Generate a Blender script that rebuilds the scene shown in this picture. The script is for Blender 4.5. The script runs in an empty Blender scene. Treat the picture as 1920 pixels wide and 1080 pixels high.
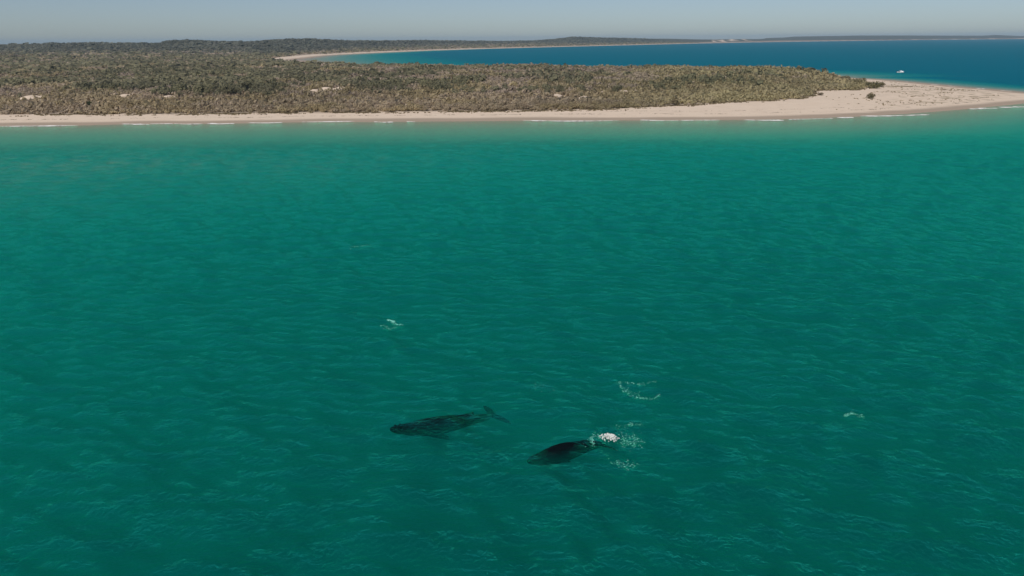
import bpy, bmesh, math, random
import numpy as np
from mathutils import Vector, Matrix

# ------------------------------------------------------------------ camera
sc = bpy.context.scene
CAM_H = 42.0
F_PX = 1478.0
PITCH = math.radians(17.5)
ROLL = math.radians(-0.42)
cam_d = bpy.data.cameras.new('camera')
cam_d.sensor_width = 36.0
cam_d.lens = F_PX / 1920 * 36.0
cam_d.clip_start = 0.5
cam_d.clip_end = 60000
cam = bpy.data.objects.new('camera', cam_d)
sc.collection.objects.link(cam)
CAM_R = Matrix.Rotation(math.pi / 2 - PITCH, 3, 'X') @ Matrix.Rotation(ROLL, 3, 'Z')
cam.matrix_world = Matrix.Translation((0, 0, CAM_H)) @ CAM_R.to_4x4()
sc.camera = cam

# ------------------------------------------------------------------ sky and sun
SUN_EL = math.radians(49)
SUN_AZ = math.radians(-150)          # compass from +Y, clockwise: behind the camera, to the left
w = bpy.data.worlds.new('World')
sc.world = w
w.use_nodes = True
nt = w.node_tree
nt.nodes.clear()
sky = nt.nodes.new('ShaderNodeTexSky')
sky.sky_type = 'NISHITA'
sky.sun_disc = False
sky.sun_elevation = SUN_EL
sky.sun_rotation = SUN_AZ
sky.altitude = 0
sky.air_density = 0.6
sky.dust_density = 0.55
sky.ozone_density = 1.5
bg = nt.nodes.new('ShaderNodeBackground')
bg.inputs['Strength'].default_value = 0.076
wo = nt.nodes.new('ShaderNodeOutputWorld')
nt.links.new(sky.outputs[0], bg.inputs['Color'])
nt.links.new(bg.outputs[0], wo.inputs['Surface'])

sun_d = bpy.data.lights.new('sun', 'SUN')
sun_d.energy = 3.5
sun_d.angle = math.radians(0.5)
sun_d.color = (1.0, 0.95, 0.87)
sun = bpy.data.objects.new('sun', sun_d)
sc.collection.objects.link(sun)
sdir = Vector((math.sin(SUN_AZ) * math.cos(SUN_EL), math.cos(SUN_AZ) * math.cos(SUN_EL), math.sin(SUN_EL)))
sun.rotation_euler = sdir.to_track_quat('Z', 'Y').to_euler()

sc.view_settings.view_transform = 'Standard'
sc.view_settings.look = 'None'
sc.view_settings.exposure = 0.0
sc.view_settings.gamma = 1.0
sc.view_settings.use_curve_mapping = False
sc.cycles.volume_bounces = 0
sc.cycles.max_bounces = 8
sc.cycles.transparent_max_bounces = 12

# ------------------------------------------------------------------ helpers
def ray(px, py):
    d = CAM_R @ Vector(((px - 960) / F_PX, (540 - py) / F_PX, -1.0))
    return d

def at(px, py, z=0.0):
    """the point of the level plane z that the photograph shows at this spot"""
    d = ray(px, py)
    t = (z - CAM_H) / d.z
    return (d.x * t, d.y * t)

def atd(px, py, dist):
    """the level point in that direction at a given ground distance"""
    d = ray(px, py)
    k = dist / math.hypot(d.x, d.y)
    return (d.x * k, d.y * k)

def hsh(ix, iy, seed):
    n = (ix.astype(np.int64) * 374761393 + iy.astype(np.int64) * 668265263 + seed * 974711) & 0x7fffffff
    n = ((n ^ (n >> 13)) * 1274126177) & 0x7fffffff
    n = n ^ (n >> 16)
    return (n & 0xffff) / 65535.0

def vnoise(x, y, seed=0):
    ix, iy = np.floor(x), np.floor(y)
    fx, fy = x - ix, y - iy
    fx = fx * fx * (3 - 2 * fx)
    fy = fy * fy * (3 - 2 * fy)
    a = hsh(ix, iy, seed); b = hsh(ix + 1, iy, seed)
    c = hsh(ix, iy + 1, seed); d = hsh(ix + 1, iy + 1, seed)
    return (a * (1 - fx) + b * fx) * (1 - fy) + (c * (1 - fx) + d * fx) * fy

def fbm(x, y, oct=4, seed=0):
    r, a, t = 0, 0.5, 0
    for i in range(oct):
        r = r + a * vnoise(x * 2 ** i + 17.3 * i, y * 2 ** i - 9.1 * i, seed + i)
        t += a
        a *= 0.5
    return r / t

def sstep(a, b, x):
    t = np.clip((x - a) / (b - a), 0, 1)
    return t * t * (3 - 2 * t)

def link(o):
    sc.collection.objects.link(o)
    return o

def np_mesh(name, verts, quads=None, tris=None, smooth=True):
    me = bpy.data.meshes.new(name)
    verts = np.asarray(verts, dtype=np.float32)
    loops, starts, n = [], [], 0
    if quads is not None and len(quads):
        q = np.asarray(quads, dtype=np.int32)
        loops.append(q.ravel()); starts.append(np.arange(len(q)) * 4); n += len(q) * 4
    if tris is not None and len(tris):
        t = np.asarray(tris, dtype=np.int32)
        loops.append(t.ravel()); starts.append(np.arange(len(t)) * 3 + n); n += len(t) * 3
    loops = np.concatenate(loops).astype(np.int32)
    starts = np.concatenate(starts).astype(np.int32)
    me.vertices.add(len(verts)); me.loops.add(len(loops)); me.polygons.add(len(starts))
    me.vertices.foreach_set('co', verts.ravel())
    me.loops.foreach_set('vertex_index', loops)
    me.polygons.foreach_set('loop_start', starts)
    me.update(calc_edges=True)
    if smooth:
        me.polygons.foreach_set('use_smooth', np.ones(len(starts), dtype=bool))
    me.validate()
    return me

def mesh_obj(name, me, mat, parent=None):
    o = bpy.data.objects.new(name, me)
    if mat is not None and not me.materials:
        me.materials.append(mat)
    link(o)
    if parent is not None:
        o.parent = parent
    return o

def tag(o, label=None, cat=None, group=None, kind=None):
    if label: o['label'] = label
    if cat: o['category'] = cat
    if group: o['group'] = group
    if kind: o['kind'] = kind
    return o

def material(name):
    m = bpy.data.materials.new(name)
    m.use_nodes = True
    t = m.node_tree
    t.nodes.clear()
    out = t.nodes.new('ShaderNodeOutputMaterial')
    def N(kind, **kw):
        n = t.nodes.new(kind)
        for k, v in kw.items():
            if k.startswith('_'):
                setattr(n, k[1:], v)
            else:
                n.inputs[k.replace('__', ' ')].default_value = v
        return n
    def L(a, b):
        t.links.new(a, b)
    return m, N, L, out

def simple(name, col, rough=0.6, spec=0.3, metal=0.0, var=0.12, scale=3.0):
    m, N, L, out = material(name)
    b = N('ShaderNodeBsdfPrincipled', Roughness=rough, Metallic=metal)
    b.inputs['Specular IOR Level'].default_value = spec
    tc = N('ShaderNodeTexCoord')
    no = N('ShaderNodeTexNoise', Scale=scale, Detail=4.0)
    L(tc.outputs['Object'], no.inputs['Vector'])
    mx = N('ShaderNodeMix', _data_type='RGBA')
    mx.inputs['A'].default_value = (*[c * (1 - var) for c in col], 1)
    mx.inputs['B'].default_value = (*[min(1, c * (1 + var)) for c in col], 1)
    L(no.outputs['Fac'], mx.inputs['Factor'])
    L(mx.outputs['Result'], b.inputs['Base Color'])
    L(b.outputs[0], out.inputs['Surface'])
    return m

def grid_quads(nr, nc):
    i = np.arange(nr - 1)[:, None] * nc + np.arange(nc - 1)[None, :]
    i = i.ravel()
    return np.stack([i, i + 1, i + nc + 1, i + nc], axis=1)

# ------------------------------------------------------------------ the coast, in metres on the ground
front_px = [(-700, 244), (-350, 241), (0, 236.5), (150, 235), (250, 232.5), (430, 231.5), (567, 229), (770, 228), (1000, 226),
            (1200, 225.5), (1400, 224.5), (1495, 222.5), (1600, 218.5), (1700, 213), (1800, 205), (1870, 198.5), (1920, 193.5), (2000, 187)]
FRONT = [at(*p) for p in front_px]
tip = (at(2070, 182)[0], at(2070, 182)[1])
backs_px = [(2000, 179.5), (1920, 174), (1860, 168), (1806, 164), (1752, 158.5), (1698, 153.5), (1662, 150)]
BACKS = [at(*p) for p in backs_px]
# skyline of the scrub in front of the bay: tops are about 9 m above the water
scrub_px = [(1640, 143), (1610, 138), (1580, 132), (1530, 128), (1470, 126), (1380, 126), (1320, 123), (1250, 124), (1160, 123),
            (1080, 121), (980, 119.5), (890, 122.5), (800, 123), (700, 121), (620, 118)]
SCRUB = []
for p in scrub_px:
    x, y = at(p[0], p[1], 8.6)
    k = 1 + 16.0 / math.hypot(x, y)
    SCRUB.append((x * k, y * k))
SCRUB_X = np.array([p[0] for p in SCRUB])[::-1]; SCRUB_Y = np.array([p[1] for p in SCRUB])[::-1] - 12 + 34 * sstep(1500, 1560, np.array([p[0] for p in scrub_px], float))[::-1]
def y_back(x):
    return np.where(x < SCRUB_X[0], 1e6, np.interp(x, SCRUB_X, SCRUB_Y, right=0))
back2_px = [(1640, 148.7), (1610, 147), (1580, 145.3), (1530, 143), (1470, 141), (1380, 139), (1320, 138), (1250, 137), (1160, 136), (1080, 135),
            (980, 133.5), (890, 132.5), (800, 130.5), (700, 127), (620, 121)]
BACK2 = [at(*p) for p in back2_px]
for i, (p, q) in enumerate(zip(BACK2, SCRUB)):
    if math.hypot(*p) < math.hypot(*q) + 4:
        BACK2[i] = (q[0] * (1 + 4 / math.hypot(*q)), q[1] * (1 + 4 / math.hypot(*q)))
far_px = [(540, 111.7), (567, 109), (600, 105), (633, 102.7), (700, 99.3), (800, 95), (900, 91.7), (1000, 89), (1133, 85.7),
          (1280, 82), (1400, 79.5), (1560, 77), (1700, 75), (1870, 73.4), (2100, 71.6), (2400, 69.6)]
FAR = [at(*p) for p in far_px]
LAND = np.array(FRONT + [tip] + BACKS + BACK2 + FAR + [(26000, 20000), (26000, 40000), (-40000, 40000), (-40000, 460), (-3000, 430)])
BAY_END = np.array(FAR[0])

def sdist(x, y):
    """metres inland (+) or out at sea (-) of the nearest shore"""
    x = np.asarray(x, float); y = np.asarray(y, float)
    d2 = np.full(x.shape, 1e18)
    inside = np.zeros(x.shape, bool)
    n = len(LAND)
    for i in range(n):
        ax, ay = LAND[i]; bx, by = LAND[(i + 1) % n]
        ex, ey = bx - ax, by - ay
        t = np.clip(((x - ax) * ex + (y - ay) * ey) / (ex * ex + ey * ey), 0, 1)
        qx, qy = x - ax - t * ex, y - ay - t * ey
        d2 = np.minimum(d2, qx * qx + qy * qy)
        c = (ay > y) != (by > y)
        xi = ax + (y - ay) / (by - ay if by != ay else 1e-9) * ex
        inside ^= c & (x < xi)
    d = np.sqrt(d2)
    return np.where(inside, d, -d)

# where the two waters part: a line under the spit that runs on along the shoal
BX = [-3000, FRONT[0][0], FRONT[2][0], FRONT[8][0], FRONT[12][0], FRONT[14][0], FRONT[16][0], tip[0], tip[0] + 150, 3000]
BY = [560, FRONT[0][1] + 140, FRONT[2][1] + 140, FRONT[8][1] + 140, FRONT[12][1] + 90, FRONT[14][1] + 50, FRONT[16][1] + 28, tip[1] + 4, tip[1] + 6, tip[1] + 10]

# front edge of the scrub
edge_px = [(-700, 220), (-300, 216), (0, 213), (200, 211.5), (400, 210), (600, 208), (800, 206), (1000, 204.5), (1150, 202), (1225, 199), (1300, 197), (1370, 193),
           (1430, 191), (1495, 187), (1524, 181), (1529, 172), (1600, 171.5), (1650, 163)]
EDGE = [at(p[0], p[1], 2.6) for p in edge_px]
EDGE_X = np.array([e[0] for e in EDGE]); EDGE_Y = np.array([e[1] for e in EDGE])

# bare patches of dune sand among the scrub: (px, py, half width m, half depth m)
bare_px = [(60, 188, 9, 14), (85, 187, 5, 8), (236, 185, 7, 10), (316, 184, 6, 8), (250, 184, 5, 8), (72, 120, 17, 60), (135, 121, 11, 40), (610, 176, 9, 16),
           (640, 175, 7, 12), (590, 178, 5, 8), (490, 183.5, 5, 6), (875, 166, 7, 10), (1045, 180, 6, 7), (1095, 182, 6, 5), (1168, 174, 6, 8), (1190, 174, 5, 6),
           (1215, 160, 6, 9), (1250, 160, 4, 7), (1330, 146, 5, 14), (1330, 158, 4, 8), (1338, 136, 5, 14), (1225, 128, 5, 14), (1235, 193, 6, 9), (1242, 197, 8, 8),
           (1285, 191, 5, 8), (1380, 187, 5, 9), (1405, 188, 4, 8), (1455, 187, 3, 8), (1622, 160, 4, 14), (1497, 146, 5, 8), (505, 95, 14, 40), (176, 91, 16, 60), (1130, 176, 5, 5),
           (960, 190, 3, 5), (760, 192, 3, 5), (1092, 152, 4, 8), (1128, 134, 4, 9), (1590, 169, 4, 8)]
BARE = [(*at(p[0], p[1], 5.5), p[2] * 0.8, p[3] * 0.85) for p in bare_px]

def bare(x, y):
    r = np.zeros(np.shape(x))
    for bx, by, rw, rd in BARE:
        q = ((x - bx) / rw) ** 2 + ((y - by) / rd) ** 2
        q = q * (0.7 + 0.6 * vnoise(x / 4, y / 4, 31))
        r = np.maximum(r, np.exp(-q * 0.9) * (q < 4))
    return r

TREE_H = 7.0
HORIZON = lambda px: 81 - 14 * px / 1920
sky_px = [(-400, 81), (0, 81.5), (60, 80.5), (130, 79.5), (150, 78.3), (230, 79.3), (300, 79), (322, 74.5), (350, 74), (400, 76), (480, 77), (512, 72.8), (590, 71.5), (660, 75),
          (720, 75.4), (800, 74.5), (850, 75.5), (950, 76.5), (1010, 75.4), (1040, 72.8), (1078, 68.0), (1130, 70), (1200, 71.2), (1250, 71), (1310, 72.5), (1340, 73), (1390, 72), (1425, 72.2), (1445, 71.2),
          (1470, 70.5), (1495, 68.6), (1620, 66.8), (1700, 66.7), (1800, 67), (1845, 67), (1868, 65.8), (1890, 66.6), (1920, 67.6), (2100, 66), (2500, 65)]
rid_px = [(-400, 3300), (480, 3300), (600, 3500), (700, 3900), (800, 4500), (1000, 5700), (1133, 6500), (1280, 7900), (1400, 9300), (1430, 9600), (1460, 12500), (1920, 15000), (2500, 16500)]
sta_px = [(-400, 1700), (500, 1900), (600, 2650), (700, 3150), (800, 3700), (1000, 4700), (1133, 5500), (1280, 6600), (1400, 8100), (1560, 9600), (1700, 11000), (1920, 12800), (2500, 14500)]

def hills(x, y):
    az = np.arctan2(x, np.maximum(y, 1e-3))
    px = 960 + F_PX * np.tan(np.clip(az, -1.2, 1.2)) / math.cos(PITCH)
    sr = np.interp(px, *zip(*sky_px)); rg = np.interp(px, *zip(*rid_px)); st = np.interp(px, *zip(*sta_px))
    d = np.hypot(x, y)
    top = CAM_H + rg * (HORIZON(px) - sr) * 6.14e-4 - TREE_H * (px < 1440)
    t = sstep(0, 1, (d - st) / np.maximum(rg - st, 1))
    fall = 1 - 0.6 * sstep(rg * 1.04, rg * 1.25, d)
    big = fbm(x / (90 + d * 0.03), y / (160 + d * 0.06), 3, 5)
    t2 = t * (0.72 + 0.28 * sstep(0.75, 1.0, t)) + (big - 0.5) * 0.5 * t * (1 - t) * 2
    return np.maximum(top - 3.5, 2) * np.clip(t2, 0, 1.1) * fall

def ground_h(x, y, s):
    d = -s
    y_edge = np.interp(x, EDGE_X, EDGE_Y, right=1e6)
    is_front = y < np.interp(x, BX, BY)
    n1 = fbm(x / 38, y / 60, 3, 3) - 0.5
    bank = 1.0 + 0.5 * (fbm(x / 150, y / 110, 2, 77) - 0.5) * sstep(25, 80, d)
    df = d * bank
    hf = np.interp(df, [0, 10, 30, 58, 82, 108, 160, 220, 280, 340, 420], [0, -0.06, -0.16, -0.33, -0.60, -1.15, -2.2, -3.5, -5.0, -6.5, -8.0])
    hf = hf * (1 + (np.interp(x, [-150, -20, 60], [0.50, 0.72, 1.1]) - 1) * sstep(90, 150, d))
    hole = np.exp(-(((x - 22) / 85.0) ** 2 + ((y - 62) / 95.0) ** 2))
    hf = hf - 13 * hole * sstep(60, 160, d) - 0.5 * sstep(100, 200, d) * (fbm(x / 60, y / 90, 2, 79) - 0.4)
    sc_b = 1 + 6 * np.exp(-np.hypot(x - BAY_END[0], y - BAY_END[1]) / 800.0) * (y > 900)
    hb = np.interp(d / sc_b, [0, 10, 30, 60, 90, 130, 260], [0, -0.05, -0.15, -0.40, -1.2, -4, -20]) * np.interp(np.hypot(x, y), [700, 2000, 6000], [1.0, 0.45, 0.2])
    shoal = np.exp(-((y - np.interp(x, BX, BY)) / 45.0) ** 2) * (x > tip[0] - 120)
    sea = np.where(is_front, hf, hb)
    sea = np.maximum(sea, np.where(x > tip[0] - 120, -20 + 19.2 * shoal, -20))
    beach = np.interp(s, [0, 8, 20, 55, 72, 130], [0, 0.22, 0.7, 2.1, 3.0, 3.6])
    inland = sstep(4, 50, y - y_edge) * sstep(20, 60, s)
    hum = fbm(x / 9, y / 7, 3, 8) - 0.5
    dune = inland * (3.0 * (fbm(x / 55, y / 45, 3, 11) - 0.42) + 1.0 * hum)
    h = beach + np.where(s > 0, np.maximum(dune, -1.6), 0)
    onspit = sstep(1500, 1560, 960 + F_PX * np.arctan2(x, np.maximum(y, 1)) * 1.0) 
    lowdune = sstep(16, 40, s) * sstep(0.50, 0.60, np.arctan2(x, np.maximum(y, 1))) * (1 - sstep(0.60, 0.66, np.arctan2(x, np.maximum(y, 1)))) * (y < 1000)
    h = h + np.where(s > 0, lowdune * (2.2 * np.abs(hum) + 1.6 * fbm(x / 22, y / 16, 2, 21) - 0.4), 0)
    h = np.maximum(h, np.minimum(np.maximum(s, 0) * 0.03, 0.6))
    h = h + np.where(s > 0, (3.4 + 1.6 * sstep(0.1, 0.3, np.arctan2(x, np.maximum(y, 1)))) * sstep(25, 150, y - y_edge) * sstep(12, 70, s) * (1 - sstep(1100, 1500, y)), 0)
    hl = np.where(s > 0, hills(x, y) * sstep(20, 400, s), 0)
    h = h + hl + np.where(s > 0, np.where(y > y_edge + 25, 3.0, 0.3) * bare(x, y), 0)
    return np.where(s > 0, h, sea)

# ------------------------------------------------------------------ ground sheet: beach, dunes, hills, sea bed
ORI = np.array([0.0, -40.0])
def fan(az_lim, nc, radii):
    az = np.linspace(-az_lim, az_lim, nc)
    R, A = np.meshgrid(radii, az, indexing='ij')
    return ORI[0] + R * np.sin(A), ORI[1] + R * np.cos(A)

rad = np.concatenate([np.arange(25, 330, 12), np.arange(330, 560, 2.0), np.arange(560, 1150, 5.0), np.arange(1150, 2600, 16),
                      2600 * 1.022 ** np.arange(0, 92)])
gx, gy = fan(math.radians(44), 470, rad)
gs = sdist(gx, gy)
gz = ground_h(gx, gy, gs)
gme = np_mesh('ground', np.stack([gx, gy, gz], -1).reshape(-1, 3), grid_quads(*gx.shape)[:, ::-1])
vegy = np.interp(gx, EDGE_X, EDGE_Y, right=1e6)
spit_end = gx > EDGE_X[-1]
cover = sstep(-3, 6, gy - vegy + 6 * (fbm(gx / 6, gy / 6, 2, 41) - 0.5)) * sstep(12, 20, gs) * (1 - sstep(0.25, 0.5, bare(gx, gy)))
cover = np.where(gy < 1400, cover * (gy < y_back(gx) + 4), cover)
cover = np.where((gy > 1400), sstep(45, 75, gs) * (1 - sstep(0.25, 0.5, bare(gx, gy))), cover)
# pale blowouts on the far headland
pxg = 960 + F_PX * np.tan(np.arctan2(gx, np.maximum(gy, 1))) / math.cos(PITCH)
blow = ((pxg > 1338) & (pxg < 1416) & (gz > 6) & (gy > 4000)) * sstep(0.55, 0.62, fbm(pxg / 9, gz / 9 + 3, 2, 51))
blow2 = ((pxg > 1060) & (pxg < 1100) & (gz > 5) & (gz < 16) & (gy > 4000)) * sstep(0.5, 0.62, fbm(pxg / 9, gz / 5 + 3, 2, 52)) * 0.6
cover = cover * (1 - blow) * (1 - blow2)
forest = sstep(0.05, 0.35, hills(gx, gy) / 30.0) * (gs > 0)
for nm, arr in (('cover', cover), ('wet', 1 - sstep(9, 17, gs + 5 * (fbm(gx / 25, gy / 8, 2, 61) - 0.5))), ('forest', forest),
                ('tuft', sstep(14, 34, gs) * sstep(0.40, 0.5, np.arctan2(gx, np.maximum(gy, 1))) * (1 - sstep(0.53, 0.575, np.arctan2(gx, np.maximum(gy, 1)))) * (gy < 1000)),
                ('seabed', (gs < 0) * 1.0)):
    a = gme.attributes.new(nm, 'FLOAT', 'POINT')
    a.data.foreach_set('value', arr.ravel().astype(np.float32))

m, N, L, out = material('sand_and_litter')
tc = N('ShaderNodeTexCoord')
def attr(nm):
    return N('ShaderNodeAttribute', _attribute_name=nm).outputs['Fac']
def mixc(fac, a, b):
    mx = N('ShaderNodeMix', _data_type='RGBA')
    for s_, v in (('A', a), ('B', b)):
        if isinstance(v, tuple): mx.inputs[s_].default_value = (*v, 1)
        else: L(v, mx.inputs[s_])
    if isinstance(fac, float): mx.inputs['Factor'].default_value = fac
    else: L(fac, mx.inputs['Factor'])
    return mx.outputs['Result']
def math_(op, a, b=0.0, c=None):
    n = N('ShaderNodeMath', _operation=op)
    for i, v in enumerate((a, b) + ((c,) if c is not None else ())):
        if isinstance(v, (int, float)): n.inputs[i].default_value = v
        else: L(v, n.inputs[i])
    return n.outputs[0]
def ramp(v, a, b):
    n = N('ShaderNodeMapRange', _interpolation_type='SMOOTHSTEP')
    n.inputs['From Min'].default_value = a; n.inputs['From Max'].default_value = b
    L(v, n.inputs['Value'])
    return n.outputs[0]
def noise(scale, detail=3.0, vec=None):
    n = N('ShaderNodeTexNoise', Scale=scale, Detail=detail)
    L(vec if vec is not None else tc.outputs['Object'], n.inputs['Vector'])
    return n.outputs['Fac']
mp = N('ShaderNodeMapping'); mp.inputs['Scale'].default_value = (0.25, 1.0, 1.0)
L(tc.outputs['Object'], mp.inputs['Vector'])
sand = mixc(noise(0.12, 4), (0.61, 0.49, 0.385), (0.69, 0.565, 0.45))
sand = mixc(ramp(noise(0.5, 4, mp.outputs[0]), 0.60, 0.74), sand, (0.50, 0.385, 0.29))
tuftf = math_('MULTIPLY', attr('tuft'), ramp(noise(0.11, 5), 0.50, 0.62))
sand = mixc(math_('MULTIPLY', tuftf, 0.75), sand, (0.27, 0.215, 0.135))
sand = mixc(attr('wet'), sand, (0.36, 0.285, 0.22))
sand = mixc(attr('seabed'), sand, (0.42, 0.30, 0.235))
litter = mixc(noise(0.2, 4), (0.22, 0.175, 0.135), (0.34, 0.27, 0.205))
forestc = mixc(noise(0.03, 5), (0.045, 0.055, 0.038), (0.115, 0.105, 0.078))
lit2 = mixc(attr('forest'), litter, forestc)
col = mixc(attr('cover'), sand, lit2)
b = N('ShaderNodeBsdfPrincipled', Roughness=0.95)
b.inputs['Specular IOR Level'].default_value = 0.1
L(col, b.inputs['Base Color'])
bp = N('ShaderNodeBump', Strength=0.5, Distance=0.4)
L(noise(0.7, 5), bp.inputs['Height'])
L(bp.outputs[0], b.inputs['Normal'])
L(b.outputs[0], out.inputs['Surface'])
ground = mesh_obj('ground', gme, m)
tag(ground, 'pale sand spit, dunes and low hills rising from the sea bed', 'ground', kind='structure')

# ------------------------------------------------------------------ water
rs = np.random.RandomState(4)
WAVES = []
for lam in np.geomspace(2.2, 16, 34):
    th = rs.normal(math.radians(70), 0.75)
    WAVES.append((lam, th, 0.0130 * lam ** 0.55 * rs.uniform(0.6, 1.2), rs.uniform(0, 6.28)))

def wave_h(x, y):
    z = np.zeros(np.shape(x))
    wx = x + 3.0 * (fbm(x / 15, y / 15, 2, 91) - 0.5)
    wy = y + 3.0 * (fbm(x / 15, y / 15, 2, 92) - 0.5)
    for lam, th, a, ph in WAVES:
        z = z + a * np.sin(2 * math.pi / lam * (wx * math.cos(th) + wy * math.sin(th)) + ph)
    return z * (0.75 + 0.5 * fbm(x / 60, y / 60, 2, 95))

def water_body(name, gx, gy, gz, bottom, mat):
    nr, nc = gx.shape
    top = np.stack([gx, gy, gz], -1).reshape(-1, 3)
    idx = np.arange(nr * nc).reshape(nr, nc)
    loop = np.concatenate([idx[0, :], idx[1:, -1], idx[-1, -2::-1], idx[-2:0:-1, 0]])
    low = top[loop].copy(); low[:, 2] = bottom
    nlow = len(loop)
    base = nr * nc
    lid = base + np.arange(nlow)
    side = np.stack([loop, np.roll(loop, -1), np.roll(lid, -1), lid], 1)
    # floor: mirrors the top grid's outline strip by strip
    pos = {int(v): base + i for i, v in enumerate(loop)}
    cent = base + nlow
    extra = [[gx[nr // 2, nc // 2], gy[nr // 2, nc // 2], bottom]]
    fl = np.stack([np.full(nlow, cent), lid, np.roll(lid, -1)], 1)
    me = np_mesh(name, np.concatenate([top, low, np.array(extra)]), np.concatenate([grid_quads(nr, nc)[:, ::-1], side]), fl)
    bm = bmesh.new(); bm.from_mesh(me)
    bmesh.ops.recalc_face_normals(bm, faces=bm.faces)
    if max(bm.faces, key=lambda f: f.calc_center_median().z).normal.z < 0:
        bmesh.ops.reverse_faces(bm, faces=bm.faces)
    bm.to_mesh(me); bm.free()
    return mesh_obj(name, me, mat)

def water_mat(name, scat, absr, rough, cap, bumps, k=1.0, gloss=(0.05, 0.98, 0.60)):
    m, N, L, out = material(name)
    tc = N('ShaderNodeTexCoord')
    last = None
    for scale, stretch, dist in bumps:
        mp = N('ShaderNodeMapping'); mp.inputs['Scale'].default_value = (stretch, 1, 1)
        mp.inputs['Rotation'].default_value = (0, 0, 0.35)
        L(tc.outputs['Object'], mp.inputs['Vector'])
        no = N('ShaderNodeTexNoise', Scale=scale, Detail=3.0, Roughness=0.55, Distortion=0.6)
        L(mp.outputs[0], no.inputs['Vector'])
        bp = N('ShaderNodeBump', Strength=1.0, Distance=dist)
        L(no.outputs['Fac'], bp.inputs['Height'])
        if last is not None: L(last, bp.inputs['Normal'])
        last = bp.outputs[0]
    fr = N('ShaderNodeFresnel', IOR=1.33)
    L(last, fr.inputs['Normal'])
    mn = N('ShaderNodeMapRange')
    mn.inputs['From Min'].default_value = 0.035; mn.inputs['From Max'].default_value = 0.035 + 0.32 / k
    mn.inputs['To Max'].default_value = cap
    L(fr.outputs[0], mn.inputs['Value'])
    gl = N('ShaderNodeBsdfGlossy', Roughness=rough, Color=(*gloss, 1))
    L(last, gl.inputs['Normal'])
    tr = N('ShaderNodeBsdfTransparent')
    mx = N('ShaderNodeMixShader')
    L(mn.outputs[0], mx.inputs[0]); L(tr.outputs[0], mx.inputs[1]); L(gl.outputs[0], mx.inputs[2])
    L(mx.outputs[0], out.inputs['Surface'])
    ds = max(scat)
    vs = N('ShaderNodeVolumeScatter', Density=ds, Color=(*[c / ds for c in scat], 1))
    da = max(absr)
    va = N('ShaderNodeVolumeAbsorption', Density=da, Color=(*[1 - c / da for c in absr], 1))
    ad = N('ShaderNodeAddShader')
    L(vs.outputs[0], ad.inputs[0]); L(va.outputs[0], ad.inputs[1])
    L(ad.outputs[0], out.inputs['Volume'])
    return m

azn = 500
az = np.linspace(-math.radians(43.5), math.radians(43.5), azn)
rmax = np.full(azn, 600.0)
for _ in range(60):
    x = ORI[0] + rmax * np.sin(az)
    yb = np.interp(x, BX, BY)
    rmax = 0.5 * rmax + 0.5 * (yb - ORI[1]) / np.cos(az)
base_r = np.concatenate([np.arange(30, 90, 3.0), np.arange(90, 190, 0.6), 190 + 240 * np.linspace(0, 1, 120) ** 1.25, np.arange(433, 700, 4.0)])
base_r = np.unique(base_r)
R = np.minimum(base_r[:, None] + 0 * az[None, :], rmax[None, :] * (0.94 + 0.005 * np.arange(len(base_r))[:, None] / len(base_r)))
R = np.concatenate([R, (rmax * 0.97)[None, :], rmax[None, :]])
A = np.broadcast_to(az[None, :], R.shape)
wx_, wy_ = ORI[0] + R * np.sin(A), ORI[1] + R * np.cos(A)
ws = sdist(wx_, wy_)
wz_ = wave_h(wx_, wy_) * sstep(-70, -150, ws)
SEA = water_mat('green_sea_water', scat=(0.0005, 0.0340, 0.0305), absr=(0.34, 0.0395, 0.0455), rough=0.05, cap=0.42,
                bumps=[(0.30, 0.8, 0.55), (0.9, 0.8, 0.55), (2.3, 0.9, 0.36)], k=1.4)
sea = water_body('sea', wx_, wy_, wz_, -25.0, SEA)
tag(sea, 'rippled green sea in front of the sand spit', 'sea', kind='structure')

frac = np.concatenate([np.linspace(0, 0.06, 60), 0.06 + 0.94 * np.linspace(0, 1, 60)[1:] ** 1.6])
az2 = np.linspace(-math.radians(43.5), math.radians(43.5), 260)
rm2 = np.interp(az2, az, rmax) + 0.02
R = rm2[None, :] + frac[:, None] * (16500 - rm2[None, :])
A = np.broadcast_to(az2[None, :], R.shape)
bx_, by_ = ORI[0] + R * np.sin(A), ORI[1] + R * np.cos(A)
BAY = water_mat('blue_bay_water', scat=(0.0002, 0.056, 0.088), absr=(0.62, 0.10, 0.085), rough=0.16, cap=0.14, gloss=(0.03, 0.25, 0.36),
                bumps=[(0.12, 0.6, 1.5), (0.5, 0.7, 0.6)])
bay = water_body('bay_water', bx_, by_, np.zeros(bx_.shape), -24.0, BAY)
tag(bay, 'deep blue bay behind the sand spit', 'bay', kind='structure')

# ------------------------------------------------------------------ whales
def catmull(P, t):
    n = len(P) - 1
    i = min(int(t * n), n - 1)
    u = t * n - i
    p = [Vector(P[max(0, min(n, i + k))]) for k in (-1, 0, 1, 2)]
    return 0.5 * ((2 * p[1]) + (p[2] - p[0]) * u + (2 * p[0] - 5 * p[1] + 4 * p[2] - p[3]) * u * u + (-p[0] + 3 * p[1] - 3 * p[2] + p[3]) * u ** 3)

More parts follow.
